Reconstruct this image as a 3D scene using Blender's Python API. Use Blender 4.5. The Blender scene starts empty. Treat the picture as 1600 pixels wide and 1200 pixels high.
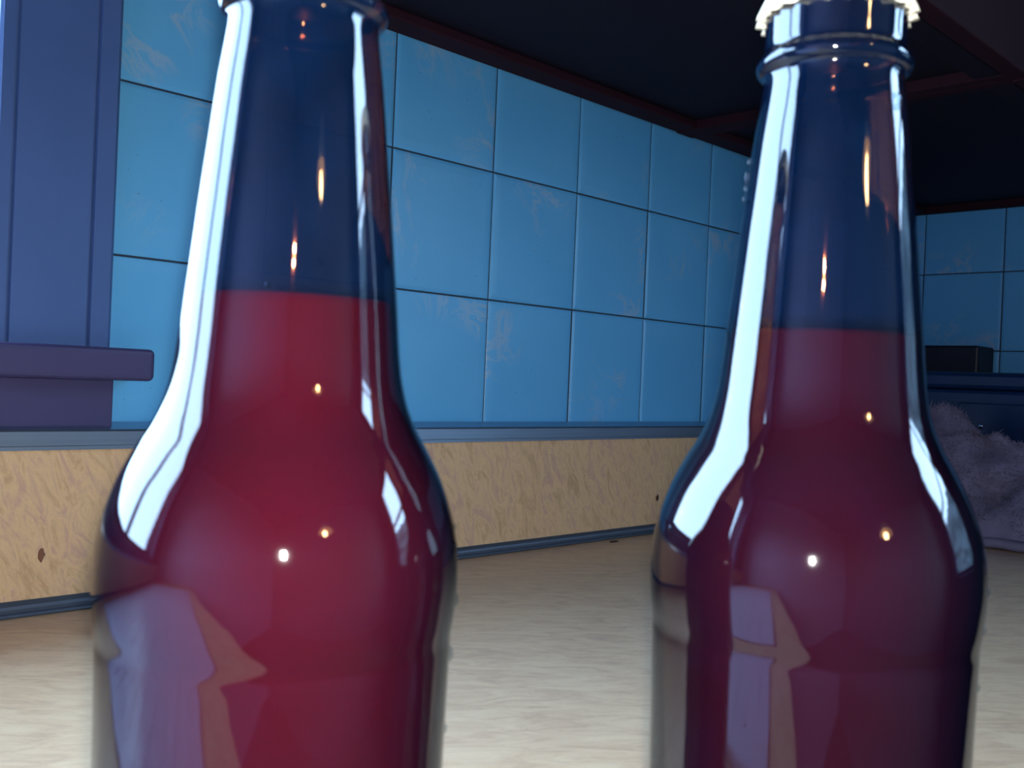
import bpy, bmesh, math, random
from mathutils import Vector, Matrix, noise

# ------------------------------------------------------------------ camera, sky, lights
SC = bpy.context.scene
COL = SC.collection
CT = 0.90            # height of the worktop
CZ = CT + 0.19       # height of the lens
FPX = 1551.4         # focal length in pixels of a 1600 px wide frame
YAW, PITCH, ROLL = math.radians(44.784), math.radians(-0.25), math.radians(2.451)
fw = Vector((math.cos(YAW)*math.cos(PITCH), math.sin(YAW)*math.cos(PITCH), math.sin(PITCH)))
rt0 = Vector((math.sin(YAW), -math.cos(YAW), 0)); up0 = rt0.cross(fw)
rt = rt0*math.cos(ROLL) + up0*math.sin(ROLL)
up = -rt0*math.sin(ROLL) + up0*math.cos(ROLL)
cam = bpy.data.cameras.new('camera')
cam.sensor_fit = 'HORIZONTAL'; cam.sensor_width = 36.0; cam.lens = FPX*36/1600
cam.clip_start = 0.01
cam.dof.use_dof = True; cam.dof.focus_distance = 0.95; cam.dof.aperture_fstop = 34
cobj = bpy.data.objects.new('camera', cam); COL.objects.link(cobj)
cobj.matrix_world = Matrix(((rt.x, up.x, -fw.x, 0), (rt.y, up.y, -fw.y, -0.7893), (rt.z, up.z, -fw.z, CZ), (0, 0, 0, 1)))
SC.camera = cobj

SKY = 18.0
wd = bpy.data.worlds.new('sky'); SC.world = wd; wd.use_nodes = True
wn = wd.node_tree.nodes; wl = wd.node_tree.links
wn['Background'].inputs['Color'].default_value = (0.48, 0.71, 1.0, 1)
wn['Background'].inputs['Strength'].default_value = SKY

def light(name, kind, loc, energy, color, **kw):
    l = bpy.data.lights.new(name, kind); l.energy = energy; l.color = color
    for k, v in kw.items(): setattr(l, k, v)
    o = bpy.data.objects.new(name, l); COL.objects.link(o); o.location = loc
    return o
# the phone's own torch, beside its lens
for dz in (0.0022, 0.0098):      # two little diodes
    tl = light('phone_torch', 'SPOT', Vector((0, -0.7893, CZ)) + rt*0.002 + up*dz, 4.6, (0.98, 0.98, 0.97),
               spot_size=math.radians(125), spot_blend=0.9, shadow_soft_size=0.0026)
    tl.rotation_euler = cobj.matrix_world.to_euler()
# sky portals in the two windows
WX0, WX1, WZ0, WZ1 = -1.25, 0.2412, CT+0.20, CT+1.20
EX = 1.84                                             # end wall
VY0, VY1, VZ0, VZ1 = -2.55, -1.45, CT+0.05, CT+1.66
def portal(name, loc, rot, sx, sy):
    o = light(name, 'AREA', loc, 1, (1, 1, 1), shape='RECTANGLE', size=sx, size_y=sy)
    o.data.cycles.is_portal = True; o.rotation_euler = rot
portal('sky_portal', ((WX0+WX1)/2, 0.21, (WZ0+WZ1)/2), (math.radians(-90), 0, 0), WX1-WX0, WZ1-WZ0)
portal('sky_portal', (EX+0.21, (VY0+VY1)/2, (VZ0+VZ1)/2), (math.radians(90), 0, math.radians(90)), VY1-VY0, VZ1-VZ0)
vs = SC.view_settings
vs.view_transform = 'Standard'; vs.look = 'None'; vs.gamma = 1; vs.use_curve_mapping = False
vs.exposure = 0.0

# ------------------------------------------------------------------ helpers
random.seed(4)
def obj(name, bm, mat, parent=None, smooth=False, recalc=True):
    me = bpy.data.meshes.new(name)
    if recalc: bmesh.ops.recalc_face_normals(bm, faces=bm.faces)
    bm.to_mesh(me); bm.free()
    if smooth:
        for p in me.polygons: p.use_smooth = True
    o = bpy.data.objects.new(name, me); COL.objects.link(o)
    if mat: me.materials.append(mat)
    if parent: o.parent = parent
    return o
def tag(o, label=None, cat=None, group=None, kind=None):
    for k, v in (('label', label), ('category', cat), ('group', group), ('kind', kind)):
        if v: o[k] = v
    return o
def thing(name, label, cat, loc=(0, 0, 0), group=None):
    o = bpy.data.objects.new(name, None); COL.objects.link(o); o.location = loc
    o.empty_display_size = 0.05
    return tag(o, label, cat, group)
def box(bm, x0, x1, y0, y1, z0, z1, bev=0.0, seg=2):
    t = bmesh.new()
    bmesh.ops.create_cube(t, size=1)
    for v in t.verts:
        v.co = Vector(((x0+x1)/2+v.co.x*(x1-x0), (y0+y1)/2+v.co.y*(y1-y0), (z0+z1)/2+v.co.z*(z1-z0)))
    if bev > 0: bmesh.ops.bevel(t, geom=t.edges[:], offset=bev, segments=seg, profile=0.5, affect='EDGES')
    me = bpy.data.meshes.new('t'); t.to_mesh(me); t.free(); bm.from_mesh(me); bpy.data.meshes.remove(me)
    return bm
def B(*a, **k): return box(bmesh.new(), *a, **k)
def lathe(prof, n=64, cap0=True, cap1=True, rfun=None):
    bm = bmesh.new(); rings = []
    for (r, z) in prof:
        ring = []
        for k in range(n):
            a = 2*math.pi*k/n; rr = r if rfun is None else rfun(r, z, a)
            ring.append(bm.verts.new((rr*math.cos(a), rr*math.sin(a), z)))
        rings.append(ring)
    for a, b in zip(rings, rings[1:]):
        for k in range(n): bm.faces.new((a[k], a[(k+1) % n], b[(k+1) % n], b[k]))
    if cap0: bm.faces.new(rings[0][::-1])
    if cap1: bm.faces.new(rings[-1])
    return bm
def extrude_profile(pts, axis, a, b):
    """closed 2D outline swept straight along one axis; pts are the other two coordinates in order"""
    bm = bmesh.new(); R = []
    for t in (a, b):
        if axis == 'x': R.append([bm.verts.new((t, p, q)) for p, q in pts])
        elif axis == 'y': R.append([bm.verts.new((p, t, q)) for p, q in pts])
        else: R.append([bm.verts.new((p, q, t)) for p, q in pts])
    n = len(pts)
    for k in range(n): bm.faces.new((R[0][k], R[0][(k+1) % n], R[1][(k+1) % n], R[1][k]))
    bm.faces.new(R[0]); bm.faces.new(R[1])
    return bm
def catmull(pts, sub):
    out = []
    for i in range(len(pts)-1):
        p0 = pts[max(i-1, 0)]; p1 = pts[i]; p2 = pts[i+1]; p3 = pts[min(i+2, len(pts)-1)]
        for s in range(sub):
            t = s/sub
            out.append(tuple(0.5*((2*p1[k])+(-p0[k]+p2[k])*t+(2*p0[k]-5*p1[k]+4*p2[k]-p3[k])*t*t+(-p0[k]+3*p1[k]-3*p2[k]+p3[k])*t**3) for k in (0, 1)))
    out.append(pts[-1])
    return out

# ------------------------------------------------------------------ materials
class NT:
    def __init__(s, name):
        s.m = bpy.data.materials.new(name); s.m.use_nodes = True
        s.t = s.m.node_tree; s.n = s.t.nodes; s.l = s.t.links
        s.p = s.n['Principled BSDF']; s.out = s.n['Material Output']
        s.co = None
    def new(s, kind, **kw):
        n = s.n.new(kind)
        for k, v in kw.items():
            if k in n.inputs: s.set(n.inputs[k], v)
            else: setattr(n, k, v)
        return n
    def set(s, sock, v):
        if hasattr(v, 'is_linked') or isinstance(v, bpy.types.NodeSocket): s.l.new(v, sock)
        else: sock.default_value = v
    def coords(s, scale=(1, 1, 1), rand=False, kind='Object', loc=None):
        c = s.new('ShaderNodeTexCoord').outputs[kind]
        mp = s.new('ShaderNodeMapping'); s.l.new(c, mp.inputs['Vector']); mp.inputs['Scale'].default_value = scale
        if rand:
            oi = s.new('ShaderNodeObjectInfo')
            mu = s.new('ShaderNodeVectorMath', operation='SCALE'); mu.inputs[0].default_value = (17, 31, 23)
            s.l.new(oi.outputs['Random'], mu.inputs['Scale']); s.l.new(mu.outputs[0], mp.inputs['Location'])
        return mp.outputs[0]
    def noise(s, co, scale, detail=3, rough=0.5, dist=0.0):
        n = s.new('ShaderNodeTexNoise'); s.l.new(co, n.inputs['Vector'])
        n.inputs['Scale'].default_value = scale; n.inputs['Detail'].default_value = detail
        n.inputs['Roughness'].default_value = rough; n.inputs['Distortion'].default_value = dist
        return n.outputs['Fac']
    def ramp(s, fac, stops):
        r = s.new('ShaderNodeValToRGB'); s.l.new(fac, r.inputs[0]); e = r.color_ramp.elements
        while len(e) < len(stops): e.new(0.5)
        for q, (p, c) in zip(e, stops): q.position = p; q.color = (*c, 1) if len(c) == 3 else c
        return r.outputs[0]
    def mix(s, fac, a, b, mode='MIX'):
        m = s.new('ShaderNodeMix', data_type='RGBA', blend_type=mode)
        s.set(m.inputs[0], fac); 
        for sock, v in ((m.inputs[6], a), (m.inputs[7], b)):
            s.set(sock, v if not isinstance(v, tuple) or len(v) == 4 else (*v, 1))
        return m.outputs[2]
    def math(s, op, a, b=None, clamp=False):
        m = s.new('ShaderNodeMath', operation=op); m.use_clamp = clamp; s.set(m.inputs[0], a)
        if b is not None: s.set(m.inputs[1], b)
        return m.outputs[0]
    def bump(s, h, strength, dist=0.001):
        b = s.new('ShaderNodeBump'); s.l.new(h, b.inputs['Height'])
        b.inputs['Strength'].default_value = strength; b.inputs['Distance'].default_value = dist
        s.l.new(b.outputs[0], s.p.inputs['Normal'])
    def base(s, c): s.set(s.p.inputs['Base Color'], c if not isinstance(c, tuple) else (*c, 1))
    def par(s, **kw):
        for k, v in kw.items(): s.set(s.p.inputs[k.replace('_', ' ')], v)
        return s

def mat_plain(name, c, rough=0.5, metal=0.0, var=0.12, vs_=25, bump=0.0, spec=0.5):
    t = NT(name); co = t.coords()
    n = t.noise(co, vs_, 4)
    t.base(t.mix(n, tuple(x*(1-var) for x in c), tuple(min(1, x*(1+var)) for x in c)))
    t.par(Roughness=rough, Metallic=metal); t.p.inputs['Specular IOR Level'].default_value = spec
    if bump: t.bump(t.noise(co, vs_*6, 3), bump)
    return t.m

def mat_tile():
    t = NT('blue_glazed_tile'); co = t.coords(rand=True)
    big = t.noise(co, 9, 4, 0.55)
    c = t.mix(big, (0.095, 0.43, 0.80), (0.150, 0.52, 0.88))
    # paler wisps in the glaze
    w = t.noise(co, 13, 5, 0.62, 1.6)
    ridge = t.math('ABSOLUTE', t.math('SUBTRACT', w, 0.5))
    line = t.ramp(ridge, [(0.0, (1, 1, 1)), (0.05, (0, 0, 0))])
    msk = t.ramp(t.noise(co, 7.5, 2), [(0.54, (0, 0, 0)), (0.66, (1, 1, 1))])
    lm = t.math('MULTIPLY', t.math('MULTIPLY', line, msk), 0.75)
    c = t.mix(lm, c, (0.34, 0.52, 0.72))
    # fine dark specks
    v = t.new('ShaderNodeTexVoronoi'); t.l.new(co, v.inputs['Vector']); v.inputs['Scale'].default_value = 120
    sp = t.ramp(v.outputs['Distance'], [(0.06, (1, 1, 1)), (0.10, (0, 0, 0))])
    sm = t.ramp(t.noise(co, 30, 2), [(0.57, (0, 0, 0)), (0.63, (1, 1, 1))])
    c = t.mix(t.math('MULTIPLY', t.math('MULTIPLY', sp, sm), 0.65), c, (0.02, 0.06, 0.14))
    t.base(c); t.par(Roughness=0.34); t.p.inputs['Specular IOR Level'].default_value = 0.4
    t.bump(t.noise(co, 45, 3), 0.12, 0.002)
    return t.m

def mat_laminate(name, a, b, d, scale, rot):
    t = NT(name)
    co0 = t.coords((1, 1, 1))
    mp = t.new('ShaderNodeMapping'); t.l.new(co0, mp.inputs['Vector'])
    mp.inputs['Rotation'].default_value = rot
    m2 = t.new('ShaderNodeMapping'); t.l.new(mp.outputs[0], m2.inputs['Vector']); m2.inputs['Scale'].default_value = scale
    co = m2.outputs[0]
    # crinkled fibre pattern
    n1 = t.noise(co, 75, 5, 0.62, 1.2)
    f1 = t.ramp(n1, [(0.34, a), (0.50, b), (0.64, d)])
    n2 = t.noise(co, 190, 3, 0.6, 0.8)
    ridge = t.ramp(t.math('ABSOLUTE', t.math('SUBTRACT', n2, 0.5)), [(0.0, (1, 1, 1)), (0.05, (0, 0, 0))])
    c = t.mix(t.math('MULTIPLY', ridge, 0.22), f1, tuple(min(1, x*1.25) for x in b))
    t.base(c); t.par(Roughness=0.30); t.p.inputs['Specular IOR Level'].default_value = 0.5
    t.bump(n2, 0.25, 0.0006)
    return t.m

def mat_wood(name, a, b, rough=0.45, scale=(3, 30, 3), spec=0.4):
    t = NT(name); co = t.coords(scale)
    n = t.noise(co, 4, 6, 0.6, 0.6)
    t.base(t.mix(n, a, b)); t.par(Roughness=rough); t.p.inputs['Specular IOR Level'].default_value = spec
    t.bump(n, 0.15, 0.001)
    return t.m

def mat_metal(name, c, rough, metal=0.85):
    t = NT(name); co = t.coords((1, 60, 60))
    n = t.noise(co, 6, 4)
    t.base(t.mix(n, tuple(x*0.8 for x in c), tuple(min(1, x*1.15) for x in c)))
    t.par(Roughness=rough, Metallic=metal)
    return t.m

def fresnel(t, f0):
    lw = t.new('ShaderNodeLayerWeight'); lw.inputs['Blend'].default_value = 0.5
    p5 = t.math('POWER', lw.outputs['Facing'], 5.0)
    return t.math('ADD', t.math('MULTIPLY', p5, 1.0-f0), f0, True), lw.outputs['Facing']

def mat_bottle_glass():
    t = NT('amber_bottle_glass'); t.n.remove(t.p)
    f, facing = fresnel(t, 0.11)
    # longer way through the wall towards the outline: darker amber
    tint = t.mix(facing, (0.34, 0.17, 0.10), (0.10, 0.032, 0.016))
    tr = t.new('ShaderNodeBsdfTransparent'); t.l.new(tint, tr.inputs['Color'])
    co = t.coords()
    bp = t.new('ShaderNodeBump'); bp.inputs['Strength'].default_value = 0.10; bp.inputs['Distance'].default_value = 0.002
    t.l.new(t.noise(t.coords((1, 1, 0.35)), 70, 2), bp.inputs['Height'])
    gl = t.new('ShaderNodeBsdfGlossy'); gl.inputs['Roughness'].default_value = 0.035; t.l.new(bp.outputs[0], gl.inputs['Normal'])
    # faint blue diffuse layer: veiling haze painted into the glass
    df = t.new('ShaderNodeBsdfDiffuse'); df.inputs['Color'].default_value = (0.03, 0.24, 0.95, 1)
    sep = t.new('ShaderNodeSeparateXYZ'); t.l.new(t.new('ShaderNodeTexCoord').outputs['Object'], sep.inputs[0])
    head = t.math('MULTIPLY', t.math('SUBTRACT', sep.outputs['Z'], 0.203), 300.0, True)      # more of the painted haze in the neck above the drink
    painted_haze = t.math('MULTIPLY', t.math('ADD', t.noise(co, 60, 3), 0.4), t.math('ADD', t.math('MULTIPLY', head, 0.0095), 0.0058))
    m1 = t.new('ShaderNodeMixShader'); t.l.new(painted_haze, m1.inputs[0]); t.l.new(tr.outputs[0], m1.inputs[1]); t.l.new(df.outputs[0], m1.inputs[2])
    m2 = t.new('ShaderNodeMixShader'); t.l.new(f, m2.inputs[0]); t.l.new(m1.outputs[0], m2.inputs[1]); t.l.new(gl.outputs[0], m2.inputs[2])
    t.l.new(m2.outputs[0], t.out.inputs['Surface'])
    return t.m

def mat_window_glass():
    t = NT('window_glass'); t.n.remove(t.p)
    f, _ = fresnel(t, 0.06)
    tr = t.new('ShaderNodeBsdfTransparent'); tr.inputs['Color'].default_value = (0.95, 0.98, 1, 1)
    gl = t.new('ShaderNodeBsdfGlossy'); gl.inputs['Roughness'].default_value = 0.02
    m = t.new('ShaderNodeMixShader'); t.l.new(f, m.inputs[0]); t.l.new(tr.outputs[0], m.inputs[1]); t.l.new(gl.outputs[0], m.inputs[2])
    t.l.new(m.outputs[0], t.out.inputs['Surface'])
    return t.m

def mat_liquid(name, c):
    t = NT(name); co = t.coords()
    n = t.noise(co, 30, 3)
    t.base(t.mix(n, tuple(x*0.9 for x in c), c)); t.par(Roughness=0.5)
    t.p.inputs['Specular IOR Level'].default_value = 0.0
    return t.m

def mat_drop():
    t = NT('water'); t.n.remove(t.p)
    f, _ = fresnel(t, 0.05)
    tr = t.new('ShaderNodeBsdfTransparent'); tr.inputs['Color'].default_value = (0.8, 0.86, 0.9, 1)
    gl = t.new('ShaderNodeBsdfGlossy'); gl.inputs['Roughness'].default_value = 0.02
    m = t.new('ShaderNodeMixShader'); t.l.new(f, m.inputs[0]); t.l.new(tr.outputs[0], m.inputs[1]); t.l.new(gl.outputs[0], m.inputs[2])
    t.l.new(m.outputs[0], t.out.inputs['Surface'])
    return t.m
def mat_emit(name, c, s):
    t = NT(name); t.base(c); t.p.inputs['Emission Color'].default_value = (*c, 1); t.p.inputs['Emission Strength'].default_value = s
    return t.m

M = dict(
    tile=mat_tile(),
    grout=mat_plain('dirty_grout', (0.025, 0.045, 0.075), 0.9, bump=0.3),
    plaster=mat_plain('painted_plaster', (0.16, 0.15, 0.17), 0.85, bump=0.15),
    lilac=mat_plain('lilac_painted_plaster', (0.55, 0.47, 0.72), 0.85, bump=0.15),
    floor=mat_plain('brown_floor', (0.16, 0.11, 0.08), 0.5),
    counter=mat_laminate('beige_worktop_laminate', (0.62, 0.40, 0.25), (0.74, 0.51, 0.32), (0.80, 0.58, 0.37), (0.35, 1, 1), (0, 0, math.radians(38))),
    upstand=mat_laminate('beige_upstand_laminate', (0.60, 0.37, 0.20), (0.78, 0.52, 0.28), (0.64, 0.39, 0.27), (1, 1, 0.38), (0, math.radians(24), 0)),
    wood=mat_wood('dark_window_wood', (0.046, 0.042, 0.115), (0.070, 0.060, 0.165)),
    casing=mat_wood('haze_tinted_wood', (0.055, 0.115, 0.29), (0.078, 0.150, 0.37)),  # blue haze from the window put into the wood's base colour
    cabwood=mat_wood('dark_cabinet_wood', (0.024, 0.008, 0.015), (0.038, 0.012, 0.020), 0.7, spec=0.12),
    cabdark=mat_wood('dark_cabinet_board', (0.008, 0.006, 0.014), (0.014, 0.010, 0.022), 0.7, spec=0.2),
    alu=mat_metal('brushed_aluminium', (0.34, 0.42, 0.52), 0.33, 0.9),
    darkalu=mat_metal('dull_grey_strip', (0.10, 0.13, 0.18), 0.45, 0.5),
    glass=mat_bottle_glass(), pane=mat_window_glass(), water=mat_drop(),
    liq=mat_liquid('red_drink', (0.26, 0.021, 0.014)),
    liq2=mat_liquid('dark_red_drink', (0.125, 0.011, 0.014)),
    cap=mat_plain('cream_cap_enamel', (0.80, 0.78, 0.62), 0.3, var=0.05),
    towel=mat_plain('grey_terry', (0.20, 0.19, 0.29), 0.95, var=0.5, vs_=30, bump=0.8, spec=0.1),
    navy=mat_plain('navy_enamel', (0.008, 0.032, 0.11), 0.25, var=0.3, vs_=8),
    navydark=mat_plain('navy_black_plastic', (0.003, 0.008, 0.022), 0.5),
    chrome=mat_plain('bright_stud', (0.6, 0.7, 0.85), 0.12, metal=1.0),
    steel=mat_plain('lilac_white_enamel', (0.66, 0.62, 0.86), 0.35, var=0.05),
    black=mat_plain('black_plastic', (0.008, 0.010, 0.016), 0.5),
    crumb=mat_plain('dark_crumb', (0.05, 0.03, 0.02), 0.9),
    smear=mat_plain('brown_speck', (0.22, 0.09, 0.05), 0.8),
    hedge=mat_plain('hedge_leaves', (0.09, 0.12, 0.14), 0.9, var=0.9, vs_=6),
    lawn=mat_plain('lawn', (0.06, 0.10, 0.04), 0.95, var=0.4, vs_=3),
    shade=mat_plain('lamp_shade_enamel', (0.30, 0.28, 0.25), 0.5),
    bulb=mat_emit('warm_bulb', (1.0, 0.56, 0.24), 70),
)

# ------------------------------------------------------------------ the setting
LX, FY = -1.75, -3.0                                  # left wall, front wall (behind the camera)
WT = 0.20                                             # wall thickness
def struct(name, bm, m): return tag(obj(name, bm, m), kind='structure')
CEIL = 2.60
bm = bmesh.new()
y0, y1 = 0.0016, WT
ww0, ww1 = WX0-0.01, WX1+0.004
box(bm, LX, ww0, y0, y1, 0, CEIL); box(bm, ww1, EX, y0, y1, 0, CEIL)
box(bm, ww0, ww1, y0, y1, 0, WZ0-0.012); box(bm, ww0, ww1, y0, y1, WZ1+0.01, CEIL)
wall_back = tag(struct('wall_back', bm, M['grout']), 'kitchen wall clad in light blue square tiles above the worktop')
bm = bmesh.new()
x0, x1 = EX+0.0016, EX+WT
box(bm, x0, x1, VY1, WT, 0, CEIL); box(bm, x0, x1, FY, VY0, 0, CEIL)
box(bm, x0, x1, VY0, VY1, 0, VZ0); box(bm, x0, x1, VY0, VY1, VZ1, CEIL)
wall_right = tag(struct('wall_right', bm, M['grout']), 'shadowed end wall clad in blue square tiles')
tag(struct('wall_left', B(LX-WT, LX, FY-WT, WT, 0, CEIL), M['lilac']), 'lilac painted side wall')
tag(struct('wall_front', B(LX, EX+WT, FY-WT, FY, 0, CEIL), M['plaster']), 'plain plastered wall opposite the worktop')
tag(struct('floor', B(LX-WT, EX+WT, FY-WT, WT, -0.10, 0), M['floor']), 'brown kitchen floor')
tag(struct('ceiling', B(LX-WT, EX+WT, FY-WT, WT, CEIL, CEIL+0.1), M['plaster']), 'plain plastered ceiling')
tag(struct('ground', B(-14, 16, -14, 14, -0.30, -0.12), M['lawn']), 'lawn outside the house')

# tiles, one by one
T = 0.14
def tile_mesh(w, h):
    bm = bmesh.new(); rings = []
    for ins, d in ((0.0009, 0.006), (0.0009, 0.0015), (0.0015, 0.0009), (0.0045, 0.0003), (0.011, 0.0)):
        rings.append([bm.verts.new(p) for p in ((ins, d, ins), (w-ins, d, ins), (w-ins, d, h-ins), (ins, d, h-ins))])
    for a, b in zip(rings, rings[1:]):
        for k in range(4): bm.faces.new((a[k], a[(k+1) % 4], b[(k+1) % 4], b[k]))
    bm.faces.new(rings[-1])
    me = bpy.data.meshes.new('tile')
    bmesh.ops.recalc_face_normals(bm, faces=bm.faces)
    for f in bm.faces:
        if f.calc_center_median().y < 0.0005 and f.normal.y > 0: f.normal_flip()
    bm.to_mesh(me); bm.free(); me.materials.append(M['tile'])
    return me
full = tile_mesh(T, T)
X0 = 0.6134
zrows = [CZ+0.0866-T, CZ+0.0866, CZ+0.2266]
def put_tile(me, parent, loc, rz=0.0):
    o = bpy.data.objects.new('tile', me); COL.objects.link(o); o.parent = parent
    o.location = (loc[0]+random.uniform(-1, 1)*0.0003, loc[1]+random.uniform(-1, 1)*0.00025, loc[2])
    o.rotation_euler = (random.uniform(-1, 1)*0.0025, 0, rz+random.uniform(-1, 1)*0.0025)
for z in zrows:
    for i in range(-2, 9): put_tile(full, wall_back, (X0+i*T-(0 if i else 0), 0, z))
last = tile_mesh(EX-(X0+9*T)+0.004, T) if EX-(X0+9*T) > 0.003 else None
if last:
    for z in zrows: put_tile(last, wall_back, (X0+9*T, 0, z))
sliver = tile_mesh(0.026, T)
for z in zrows:
    put_tile(sliver, wall_right, (EX, 0.0, z), -math.pi/2)
    for j in range(5): put_tile(full, wall_right, (EX, -0.026-j*T, z), -math.pi/2)

# window beside the tiles: casing, sill and apron of dark wood
def empty_struct(name, label):
    o = bpy.data.objects.new(name, None); COL.objects.link(o); o.empty_display_size = 0.1
    return tag(o, label, kind='structure')
w1 = empty_struct('window_1', 'window with dark wooden casing and a round-ended sill')
def casing_profile(x0, x1):
    """cross-section (x, y) of a board with two beads"""
    w = x1-x0; P = [(x0, 0.004), (x0, -0.015), (x0+0.002, -0.0175)]
    for g in (0.012, w-0.0185):
        P += [(x0+g-0.0016, -0.0175), (x0+g-0.0006, -0.0145), (x0+g+0.0006, -0.0145), (x0+g+0.0016, -0.0185 if g > 0.05 else -0.0175)]
    P += [(x1-0.003, -0.0185), (x1, -0.0155), (x1, 0.004)]
    return P
CX0, CX1 = WX1, 0.3300
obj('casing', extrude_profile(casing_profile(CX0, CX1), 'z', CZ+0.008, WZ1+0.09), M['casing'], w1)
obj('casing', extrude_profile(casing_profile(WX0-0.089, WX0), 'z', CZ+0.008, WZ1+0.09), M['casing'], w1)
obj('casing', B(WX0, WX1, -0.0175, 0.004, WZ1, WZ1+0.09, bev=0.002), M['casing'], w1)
# sill with rounded end and edge
def sill():
    bm = bmesh.new(); za, zb = CZ-0.0135, CZ+0.0115
    out = [(WX0-0.11, 0.19), (WX0-0.11, -0.040)]
    R = 0.006; xe = 0.3575
    for k in range(7):
        a = -math.pi/2 + k*math.pi/12; out.append((xe-R+R*math.cos(a), -0.040+R+R*math.sin(a)))
    out += [(xe, 0.003), (WX1-0.0005, 0.003), (WX1-0.0005, 0.19)]
    f0 = bm.faces.new([bm.verts.new((x, y, za)) for x, y in out])
    r = bmesh.ops.extrude_face_region(bm, geom=[f0])
    for v in [g for g in r['geom'] if isinstance(g, bmesh.types.BMVert)]: v.co.z = zb
    bmesh.ops.recalc_face_normals(bm, faces=bm.faces)
    eds = [e for e in bm.edges if abs(e.verts[0].co.z-e.verts[1].co.z) < 1e-6 and all(v.co.y < 0.01 for v in e.verts)]
    bmesh.ops.bevel(bm, geom=eds, offset=0.0042, segments=3, profile=0.5, affect='EDGES')
    return bm
obj('sill', sill(), M['wood'], w1)
ap = bmesh.new(); box(ap, WX0-0.09, 0.3345, -0.016, 0.004, CZ-0.062, CZ-0.0132, bev=0.0015)
obj('apron', ap, M['wood'], w1)
fr = bmesh.new(); fy0, fy1 = 0.10, 0.15
box(fr, WX0, WX0+0.04, fy0, fy1, WZ0, WZ1); box(fr, WX1-0.035, WX1, fy0, fy1, WZ0, WZ1)
box(fr, WX0, WX1, fy0, fy1, WZ0, WZ0+0.05); box(fr, WX0, WX1, fy0, fy1, WZ1-0.04, WZ1)
xm = (WX0+WX1)/2; box(fr, xm-0.02, xm+0.02, fy0, fy1, WZ0, WZ1)
obj('frame', fr, M['wood'], w1)
for a, b in ((WX0+0.04, xm-0.02), (xm+0.02, WX1-0.035)):
    obj('pane', B(a, b, 0.122, 0.126, WZ0+0.05, WZ1-0.04), M['pane'], w1)
rv = bmesh.new()   # lining of the opening
box(rv, WX1, WX1+0.004, 0.0, WT, WZ0, WZ1); box(rv, WX0-0.01, WX0, 0.0, WT, WZ0, WZ1); box(rv, WX0, WX1, 0.0, WT, WZ1, WZ1+0.01)
obj('lining', rv, M['wood'], w1)
# second window in the end wall, towards the room
w2 = empty_struct('window_2', 'tall window in the end wall')
fr = bmesh.new(); fx0, fx1 = EX+0.08, EX+0.13; my = (VY0+VY1)/2
for a, b, c, d in ((VY0, VY0+0.05, VZ0, VZ1), (VY1-0.05, VY1, VZ0, VZ1), (VY0, VY1, VZ0, VZ0+0.05), (VY0, VY1, VZ1-0.05, VZ1), (VY0, VY1, VZ0+0.95, VZ0+0.985)):
    box(fr, fx0, fx1, a, b, c, d)
obj('frame', fr, M['wood'], w2)
for a, b in ((VY0+0.05, VY1-0.05),):
    for c, d in ((VZ0+0.05, VZ0+0.95), (VZ0+0.985, VZ1-0.05)):
        obj('pane', B(fx0+0.02, fx0+0.024, a, b, c, d), M['pane'], w2)

# ------------------------------------------------------------------ worktop, upstand, base units
WY = -0.82
wt = tag(obj('worktop', B(LX+0.005, EX-0.002, WY, -0.002, CT-0.038, CT, bev=0.004), M['counter']),
         'beige crinkle-patterned laminate worktop along the tiled wall', 'worktop')
bc = thing('base_cabinet', 'dark wooden base units under the beige worktop', 'cabinet', (0, 0, 0))
obj('carcass', B(LX+0.005, EX-0.01, -0.74, -0.02, 0.10, CT-0.0385), M['cabdark'], bc)
obj('plinth', B(LX+0.005, EX-0.01, -0.68, -0.04, 0.0, 0.10), M['cabdark'], bc)
nd = 6; dw = (EX-LX-0.03)/nd
for k in range(nd):
    a = LX+0.01+k*dw
    d = obj('door', B(a+0.003, a+dw-0.003, -0.762, -0.741, 0.115, CT-0.055, bev=0.003), M['cabwood'], bc)
    obj('handle', B(a+dw-0.05, a+dw-0.038, -0.785, -0.7615, CT-0.24, CT-0.11, bev=0.003), M['alu'], d)

db = thing('draining_board', 'ribbed lilac-white draining board lying on the worktop under the window', 'draining board', (-0.70, -0.40, CT))
obj('tray', B(-0.60, 0.60, -0.31, 0.30, 0.0005, 0.006, bev=0.002), M['steel'], db)
for k in range(11):
    obj('rib', B(-0.56, 0.56, -0.26+k*0.051, -0.25+k*0.051, 0.0061, 0.0070, bev=0.0003), M['steel'], db)

us = thing('upstand', 'low beige laminate upstand with metal edge strips below the tiles', 'upstand', (0, 0, CT))
UY = -0.020
def up_child(name, bm, m):
    for v in bm.verts: v.co.z -= CT
    return obj(name, bm, m, us)
up_child('panel', B(LX+0.006, EX-0.003, UY, -0.0012, CT+0.0005, CZ-0.056), M['upstand'])
zt, zb_ = CZ-0.0515, CZ-0.0675
# cap strip: sloping top, flat face, small lip underneath
cap_prof = [(-0.0009, zt+0.0042), (-0.006, zt+0.0042), (UY-0.004, zt-0.0005), (UY-0.0052, zt-0.002), (UY-0.0052, zb_+0.0035), (UY-0.0035, zb_+0.0028), (UY-0.0035, zb_), (UY-0.0004, zb_), (UY-0.0004, CZ-0.0555), (-0.0009, CZ-0.0555)]
up_child('cap_strip', extrude_profile(cap_prof, 'x', LX+0.006, EX-0.003), M['alu'])
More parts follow.
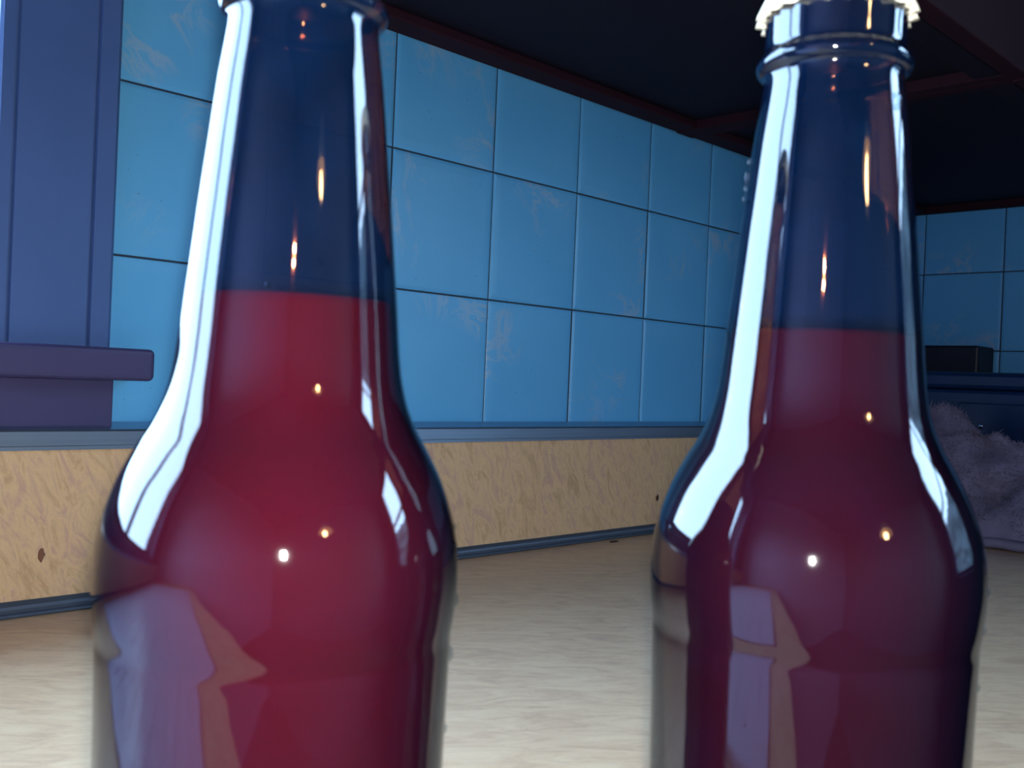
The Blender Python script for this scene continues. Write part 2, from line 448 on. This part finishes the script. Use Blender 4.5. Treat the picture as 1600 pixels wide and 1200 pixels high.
# foot strip: two ribs
foot = [(UY-0.0002, CT+0.0004), (UY-0.0075, CT+0.0004), (UY-0.0085, CT+0.0015), (UY-0.0075, CT+0.003), (UY-0.0048, CT+0.0036), (UY-0.0052, CT+0.0062), (UY-0.0048, CT+0.0085), (UY-0.0015, CT+0.0115), (UY-0.0002, CT+0.0115)]
up_child('foot_strip', extrude_profile(foot, 'x', LX+0.006, EX-0.003), M['darkalu'])

# ------------------------------------------------------------------ wall cabinets overhead
KZ = CZ+0.337
def wall_cabinet(xa, xb, label):
    r = thing('wall_cabinet', label, 'cabinet', ((xa+xb)/2, -0.22, KZ))
    ox, oy = (xa+xb)/2, -0.22
    def ch(name, bm, m, par=r):
        for v in bm.verts: v.co -= Vector((ox, oy, KZ))
        return obj(name, bm, m, par)
    top = KZ+0.72
    ch('side_panel', B(xa+0.0005, xa+0.018, -0.415, -0.003, KZ, top, bev=0.001), M['cabwood'])
    ch('side_panel', B(xb-0.018, xb-0.0005, -0.415, -0.003, KZ, top, bev=0.001), M['cabwood'])
    ch('bottom_board', B(xa+0.018, xb-0.018, -0.412, -0.003, KZ+0.012, KZ+0.030), M['cabdark'])
    ch('top_board', B(xa+0.018, xb-0.018, -0.412, -0.003, top-0.018, top), M['cabdark'])
    ch('back_board', B(xa+0.018, xb-0.018, -0.010, -0.003, KZ+0.03, top-0.018), M['cabdark'])
    ch('back_rail', B(xa+0.018, xb-0.018, -0.036, -0.003, KZ+0.001, KZ+0.0118, bev=0.002), M['cabwood'])
    ch('front_rail', B(xa+0.018, xb-0.018, -0.412, -0.385, KZ+0.001, KZ+0.0118, bev=0.001), M['cabdark'])
    m = (xa+xb)/2
    for a, b, hx in ((xa, m, m-0.03), (m, xb, m+0.03)):
        d = ch('door', B(a+0.002, b-0.002, -0.436, -0.4155, KZ-0.002, top, bev=0.002), M['cabwood'])
        h = B(hx-0.005, hx+0.005, -0.462, -0.4362, KZ+0.05, KZ+0.17, bev=0.003)
        ch('handle', h, M['alu'], d)
    return r
wall_cabinet(0.36, 1.10, 'dark wooden wall cabinet over the brightest tiles next to the window')
wall_cabinet(1.10, EX-0.004, 'dark wooden wall cabinet in the corner above the towel')
# tall red-brown cabinet on the end wall
r = thing('side_cabinet', 'red-brown wooden cabinet hung on the end wall', 'cabinet', (EX-0.17, -0.80, KZ+0.02))
def sch(name, x0, x1, y0, y1, z0, z1, m, par=None):
    bm = B(x0, x1, y0, y1, z0, z1, bev=0.002)
    for v in bm.verts: v.co -= Vector((EX-0.17, -0.80, KZ+0.02))
    return obj(name, bm, m, par or r)
sch('carcass', EX-0.30, EX-0.002, -1.20, -0.45, KZ+0.02, KZ+0.74, M['cabwood'])
for a, b in ((-1.20, -0.827), (-0.823, -0.45)):
    d = sch('door', EX-0.322, EX-0.3005, a+0.002, b-0.002, KZ+0.018, KZ+0.74, M['cabwood'])
    hy = b-0.04 if a < -1 else a+0.04
    sch('handle', EX-0.345, EX-0.3222, hy-0.005, hy+0.005, KZ+0.07, KZ+0.19, M['alu'], d)

# ------------------------------------------------------------------ bottles
ctl = [(0.0300, 0.0015), (0.0328, 0.004), (0.0335, 0.010), (0.0336, 0.060), (0.0337, 0.108), (0.0340, 0.1275), (0.03415, 0.1355), (0.0342, 0.1385),
       (0.0347, 0.1425), (0.0351, 0.1480), (0.0350, 0.1530), (0.0344, 0.1585), (0.0332, 0.1632), (0.0310, 0.1690), (0.0282, 0.1745), (0.0256, 0.1790),
       (0.0235, 0.1840), (0.0222, 0.1895), (0.0214, 0.1960), (0.0207, 0.2040), (0.0198, 0.2130), (0.0187, 0.2240), (0.0175, 0.2350), (0.0163, 0.2460),
       (0.0152, 0.2540), (0.01475, 0.2578), (0.0150, 0.2592), (0.0161, 0.2600), (0.0166, 0.2614), (0.0161, 0.2628), (0.0152, 0.2640), (0.0150, 0.2660), (0.0150, 0.2740), (0.0146, 0.2760)]
prof = catmull(ctl, 4)
glass_prof = [(0.001, 0.004), (0.022, 0.0035), (0.028, 0.0005)] + prof
def glass_bm():
    return lathe(glass_prof, 96, cap0=True, cap1=False)
def liquid_bm(level):
    P = [(0.001, 0.0055), (0.020, 0.0052)]
    last = None
    for r, z in prof:
        if z < 0.0055: continue
        if z > level: break
        P.append((r-0.0013, z)); last = (r, z)
    P.append((last[0]-0.0015, level)); P.append((last[0]-0.0022, level-0.0006)); P.append((0.002, level-0.0008))
    return lathe(P, 72)
def cap_bm():
    nf = 21
    def rf(r, z, a):
        k = max(0.0, min(1.0, (0.2778-z)/0.0055))
        return r + k*0.00085*math.cos(nf*a)
    P = [(0.0152, 0.2722), (0.0164, 0.2716), (0.0161, 0.2728), (0.0156, 0.2745), (0.0151, 0.2762), (0.0145, 0.2775), (0.0132, 0.2783), (0.010, 0.2787), (0.004, 0.2788)]
    return lathe(P, nf*8, cap0=False, cap1=True, rfun=rf)
def rad_at(z):
    for a, b in zip(prof, prof[1:]):
        if a[1] <= z <= b[1] and b[1] > a[1]: return a[0]+(b[0]-a[0])*(z-a[1])/(b[1]-a[1])
    return 0.034
dropme = None
def bottle(loc, liq, level, label, drops, rot):
    global dropme
    t = thing('glass_bottle', label, 'bottle', loc, 'crown-capped glass bottles')
    t.rotation_euler.z = rot
    obj('glass_shell', glass_bm(), M['glass'], t, True)
    obj('drink', liquid_bm(level), liq, t, True)
    tag(obj('crown_cap', cap_bm(), M['cap'], t, True), 'cream crimped crown cap')
    obj('cap_shade_plug', lathe([(0.0140, 0.2712), (0.0145, 0.2720), (0.0144, 0.2755), (0.0138, 0.2772), (0.004, 0.2776)], 40), M['black'], t, True)  # dark plug added to hide the torch-lit inside of the cap
    if dropme is None:
        bm = bmesh.new(); bmesh.ops.create_icosphere(bm, subdivisions=3, radius=1)
        dropme = bpy.data.meshes.new('water_drop'); bm.to_mesh(dropme); bm.free()
        for p in dropme.polygons: p.use_smooth = True
        dropme.materials.append(M['water'])
    for az, z, s in drops:
        o = bpy.data.objects.new('water_drop', dropme); COL.objects.link(o); o.parent = t
        rr = rad_at(z)+s*0.12; a = math.radians(az)-rot
        o.location = (rr*math.cos(a), rr*math.sin(a), z)
        o.rotation_euler.z = a; o.scale = (s*0.55, s, s*1.15)
    return t
bottle((0.1093, -0.6183, CT), M['liq'], 0.2040, 'brown bottle of bright red drink standing closer to the window',
       [(-37, 0.1445, 0.0012), (-37, 0.1335, 0.0014), (-36, 0.118, 0.0010), (-44, 0.160, 0.0006), (225, 0.205, 0.0005), (250, 0.21, 0.0006)], 0.3)
bottle((0.2029, -0.6833, CT), M['liq2'], 0.2030, 'brown bottle of darker red drink standing in front of the towel',
       [(119, 0.2375, 0.0014), (118, 0.2350, 0.0010), (120, 0.2325, 0.0008), (124, 0.2405, 0.0010), (261, 0.2510, 0.0017), (-66, 0.142, 0.0009), (-66, 0.150, 0.0009), (-66, 0.130, 0.0008), (150, 0.160, 0.0006)], 1.1)

# ------------------------------------------------------------------ appliance in the corner
ap = thing('countertop_appliance', 'dark navy glossy box-shaped appliance in the corner behind the towel', 'appliance', (1.68, -0.34, CT))
def ach(name, x0, x1, y0, y1, z0, z1, m, bev=0.004, par=None):
    bm = B(x0, x1, y0, y1, z0, z1, bev=bev)
    for v in bm.verts: v.co -= Vector((1.68, -0.34, CT))
    return obj(name, bm, m, par or ap)
ach('body', 1.575, 1.800, -0.62, -0.060, CT+0.012, CT+0.205, M['navy'], 0.006)
ach('top_rim', 1.573, 1.802, -0.624, -0.056, CT+0.2052, CT+0.232, M['navy'], 0.007)
ach('rear_housing', 1.756, 1.832, -0.160, -0.010, CT+0.2325, CT+0.282, M['navydark'], 0.004)
ach('front_panel', 1.5695, 1.5748, -0.60, -0.20, CT+0.03, CT+0.185, M['navy'], 0.002)
for y in (-0.60, -0.08):
    for x in (1.59, 1.785): ach('foot', x-0.012, x+0.012, y-0.012, y+0.012, CT+0.0003, CT+0.0122, M['black'], 0.002)
for y, z in ((-0.235, 0.150), (-0.30, 0.1535), (-0.27, 0.118)):
    bm = bmesh.new(); bmesh.ops.create_uvsphere(bm, u_segments=16, v_segments=10, radius=0.004)
    for v in bm.verts: v.co = Vector((1.5688+v.co.x*0.5-1.68, y+v.co.y+0.34, z+v.co.z))
    obj('stud', bm, M['chrome'], ap, True)

# ------------------------------------------------------------------ fringed towel
tw = thing('fringed_towel', 'crumpled grey terry towel with a frayed fringe on the worktop', 'towel', (1.44, -0.38, CT))
TC = Vector((1.44, -0.38, CT))
def ridge_h(y):      # height of the heap along its length
    P = [(-0.70, 0.0), (-0.64, 0.045), (-0.50, 0.075), (-0.37, 0.097), (-0.305, 0.122), (-0.255, 0.150), (-0.215, 0.156), (-0.18, 0.11), (-0.15, 0.0)]
    for a, b in zip(P, P[1:]):
        if a[0] <= y <= b[0]:
            t = (y-a[0])/(b[0]-a[0]); t = t*t*(3-2*t); return a[1]+(b[1]-a[1])*t
    return 0.0
def towel_point(u, v):
    """u along the heap, v across: 0 = front edge on the worktop, 1 = back edge"""
    y = -0.70+0.55*u
    xf = 1.315+0.03*math.sin(y*17+1.0)+0.10*max(0, (-y-0.42))
    xb = 1.545
    x = xf+(xb-xf)*v
    s = math.sin(math.pi*min(1, max(0, v)))
    prof_ = min(1.0, (s**0.55) if v < 0.5 else s**0.7)
    z = ridge_h(y)*prof_
    fold = math.sin((y*1.0+x*1.1)*62+3*noise.noise(Vector((x*9, y*9, 1.3))))
    n = noise.noise(Vector((x*26, y*26, 0.5)))*0.010 + noise.noise(Vector((x*70, y*70, 4.5)))*0.004
    z += (0.018*fold*prof_ + 1.6*n*prof_)*(0.4+0.6*min(1, ridge_h(y)/0.08))
    x += (-0.016*math.sin(z*75+y*38)+0.010*math.sin(z*120-y*55+1.0))*prof_*(1-v)
    return Vector((x, y, max(0.0008, z+0.0008)))
NU, NV = 130, 70
bm = bmesh.new(); G = [[bm.verts.new(towel_point(i/NU, j/NV)+Vector((0, 0, CT))-TC) for j in range(NV+1)] for i in range(NU+1)]
for i in range(NU):
    for j in range(NV): bm.faces.new((G[i][j], G[i+1][j], G[i+1][j+1], G[i][j+1]))
obj('cloth', bm, M['towel'], tw, True)
# rolled hem along the front
bm = bmesh.new(); prev = None
for i in range(4, NU-3):
    p = towel_point(i/NU, 0.02); c = Vector((p.x-0.004, p.y, 0.0075+0.002*noise.noise(Vector((0, p.y*30, 2)))))
    ring = []
    rr = 0.0066+0.0016*noise.noise(Vector((3, p.y*40, 0)))
    for k in range(10):
        a = 2*math.pi*k/10; ring.append(bm.verts.new(c+Vector((math.cos(a)*rr*1.5, 0, math.sin(a)*rr))+Vector((0, 0, CT))-TC))
    if prev:
        for k in range(10): bm.faces.new((prev[k], prev[(k+1) % 10], ring[(k+1) % 10], ring[k]))
    else: bm.faces.new(ring)
    prev = ring
bm.faces.new(prev)
obj('hem', bm, M['towel'], tw, True)
# terry loops and frayed threads
rnd = random.Random(7); bm = bmesh.new()
def strand(p, d, L, w):
    side = d.cross(Vector((rnd.uniform(-1, 1), rnd.uniform(-1, 1), rnd.uniform(-1, 1)))).normalized()
    oth = d.cross(side).normalized(); bend = side*rnd.uniform(-0.6, 0.6)+oth*rnd.uniform(-0.6, 0.6)+Vector((0, 0, -0.25))
    rings = []
    for k, t in enumerate((0, 0.5, 1)):
        c = p+d*L*t+bend*L*t*t; ww = w*(1-0.6*t)
        rings.append([bm.verts.new(c+side*ww*math.cos(a)+oth*ww*math.sin(a)) for a in (0, 2.09, 4.19)])
    for a, b in zip(rings, rings[1:]):
        for k in range(3): bm.faces.new((a[k], a[(k+1) % 3], b[(k+1) % 3], b[k]))
    bm.faces.new(rings[-1])
def tp(u, v): return towel_point(u, v)+Vector((0, 0, CT))-TC
for k in range(9000):
    u = rnd.uniform(0.2, 0.97); v = rnd.uniform(0.03, 0.62)
    p = tp(u, v); e = 0.004
    nrm = (tp(u+e, v)-p).cross(tp(u, v+e)-p); 
    if nrm.z < 0: nrm = -nrm
    nrm.normalize()
    d = (nrm+Vector((rnd.uniform(-.7, .7), rnd.uniform(-.7, .7), rnd.uniform(-.3, .5)))).normalized()
    strand(p-nrm*0.001, d, rnd.uniform(0.003, 0.0075), rnd.uniform(0.0006, 0.0011))
for k in range(420):
    u = rnd.uniform(0.3, 0.95); v = rnd.triangular(0.35, 0.6, 0.48); p = tp(u, v)
    d = Vector((rnd.uniform(-.5, .5), rnd.uniform(-.8, .3), rnd.uniform(0.4, 1))).normalized()
    strand(p-Vector((0, 0, 0.001)), d, rnd.uniform(0.007, 0.015), 0.0007)
tag(obj('fringe', bm, M['towel'], tw), kind='stuff')

# ------------------------------------------------------------------ small specks
def crumb(loc, s, label, m, flat=None, name='crumb'):
    bm = bmesh.new(); bmesh.ops.create_icosphere(bm, subdivisions=2, radius=1)
    for v in bm.verts:
        v.co *= 1+0.35*noise.noise(v.co*1.7+Vector(loc)*9)
        v.co = Vector((v.co.x*s[0], v.co.y*s[1], v.co.z*s[2]))
    o = obj(name, bm, m, None, True); o.location = loc
    return tag(o, label, 'crumb')
crumb((1.050, UY-0.0016, CZ-0.145), (0.0016, 0.0014, 0.0040), 'small dark crumb stuck on the face of the upstand', M['crumb'])
crumb((0.283, UY-0.0002, CZ-0.146), (0.0024, 0.0006, 0.0052), 'reddish-brown food speck on the upstand under the window', M['smear'], name='food_speck')
crumb((0.940, -0.041, CT+0.0006), (0.0080, 0.0030, 0.0011), 'dark flake lying on the worktop along the foot strip', M['crumb'], name='flake')

# ------------------------------------------------------------------ room lamp and garden hedge
PL = Vector((0.0, -1.90, CZ+0.55))
lamp = thing('pendant_lamp', 'warm pendant lamp hanging in the room', 'lamp', PL)
bm = bmesh.new(); bmesh.ops.create_uvsphere(bm, u_segments=24, v_segments=14, radius=0.032)
obj('bulb', bm, M['bulb'], lamp, True)
obj('shade', lathe([(0.11, 0.015), (0.085, 0.06), (0.04, 0.10), (0.015, 0.115)], 40, cap0=False), M['shade'], lamp, True)
obj('cord', lathe([(0.004, 0.112), (0.004, CEIL-PL.z)], 10), M['black'], lamp)
bm = bmesh.new(); bmesh.ops.create_grid(bm, x_segments=60, y_segments=30, size=1)
for v in bm.verts:
    p = v.co.copy(); hz = -0.119+(p.y+1)*0.5*3.0
    v.co = Vector((4.2+0.25*noise.noise(Vector((p.x*9, hz*3, 0)))+0.10*noise.noise(Vector((p.x*30, hz*9, 3)))+0.5*(p.y+1)*0.5, -3.2+p.x*3.2, hz+(0.25*noise.noise(Vector((p.x*7, 0, 7))) if p.y > 0.6 else 0)))
g = bmesh.ops.extrude_face_region(bm, geom=bm.faces[:])
for v in [q for q in g['geom'] if isinstance(q, bmesh.types.BMVert)]: v.co.x += 0.6
tag(obj('hedge', bm, M['hedge'], None, True), 'tall clipped hedge growing outside the end window', 'hedge')
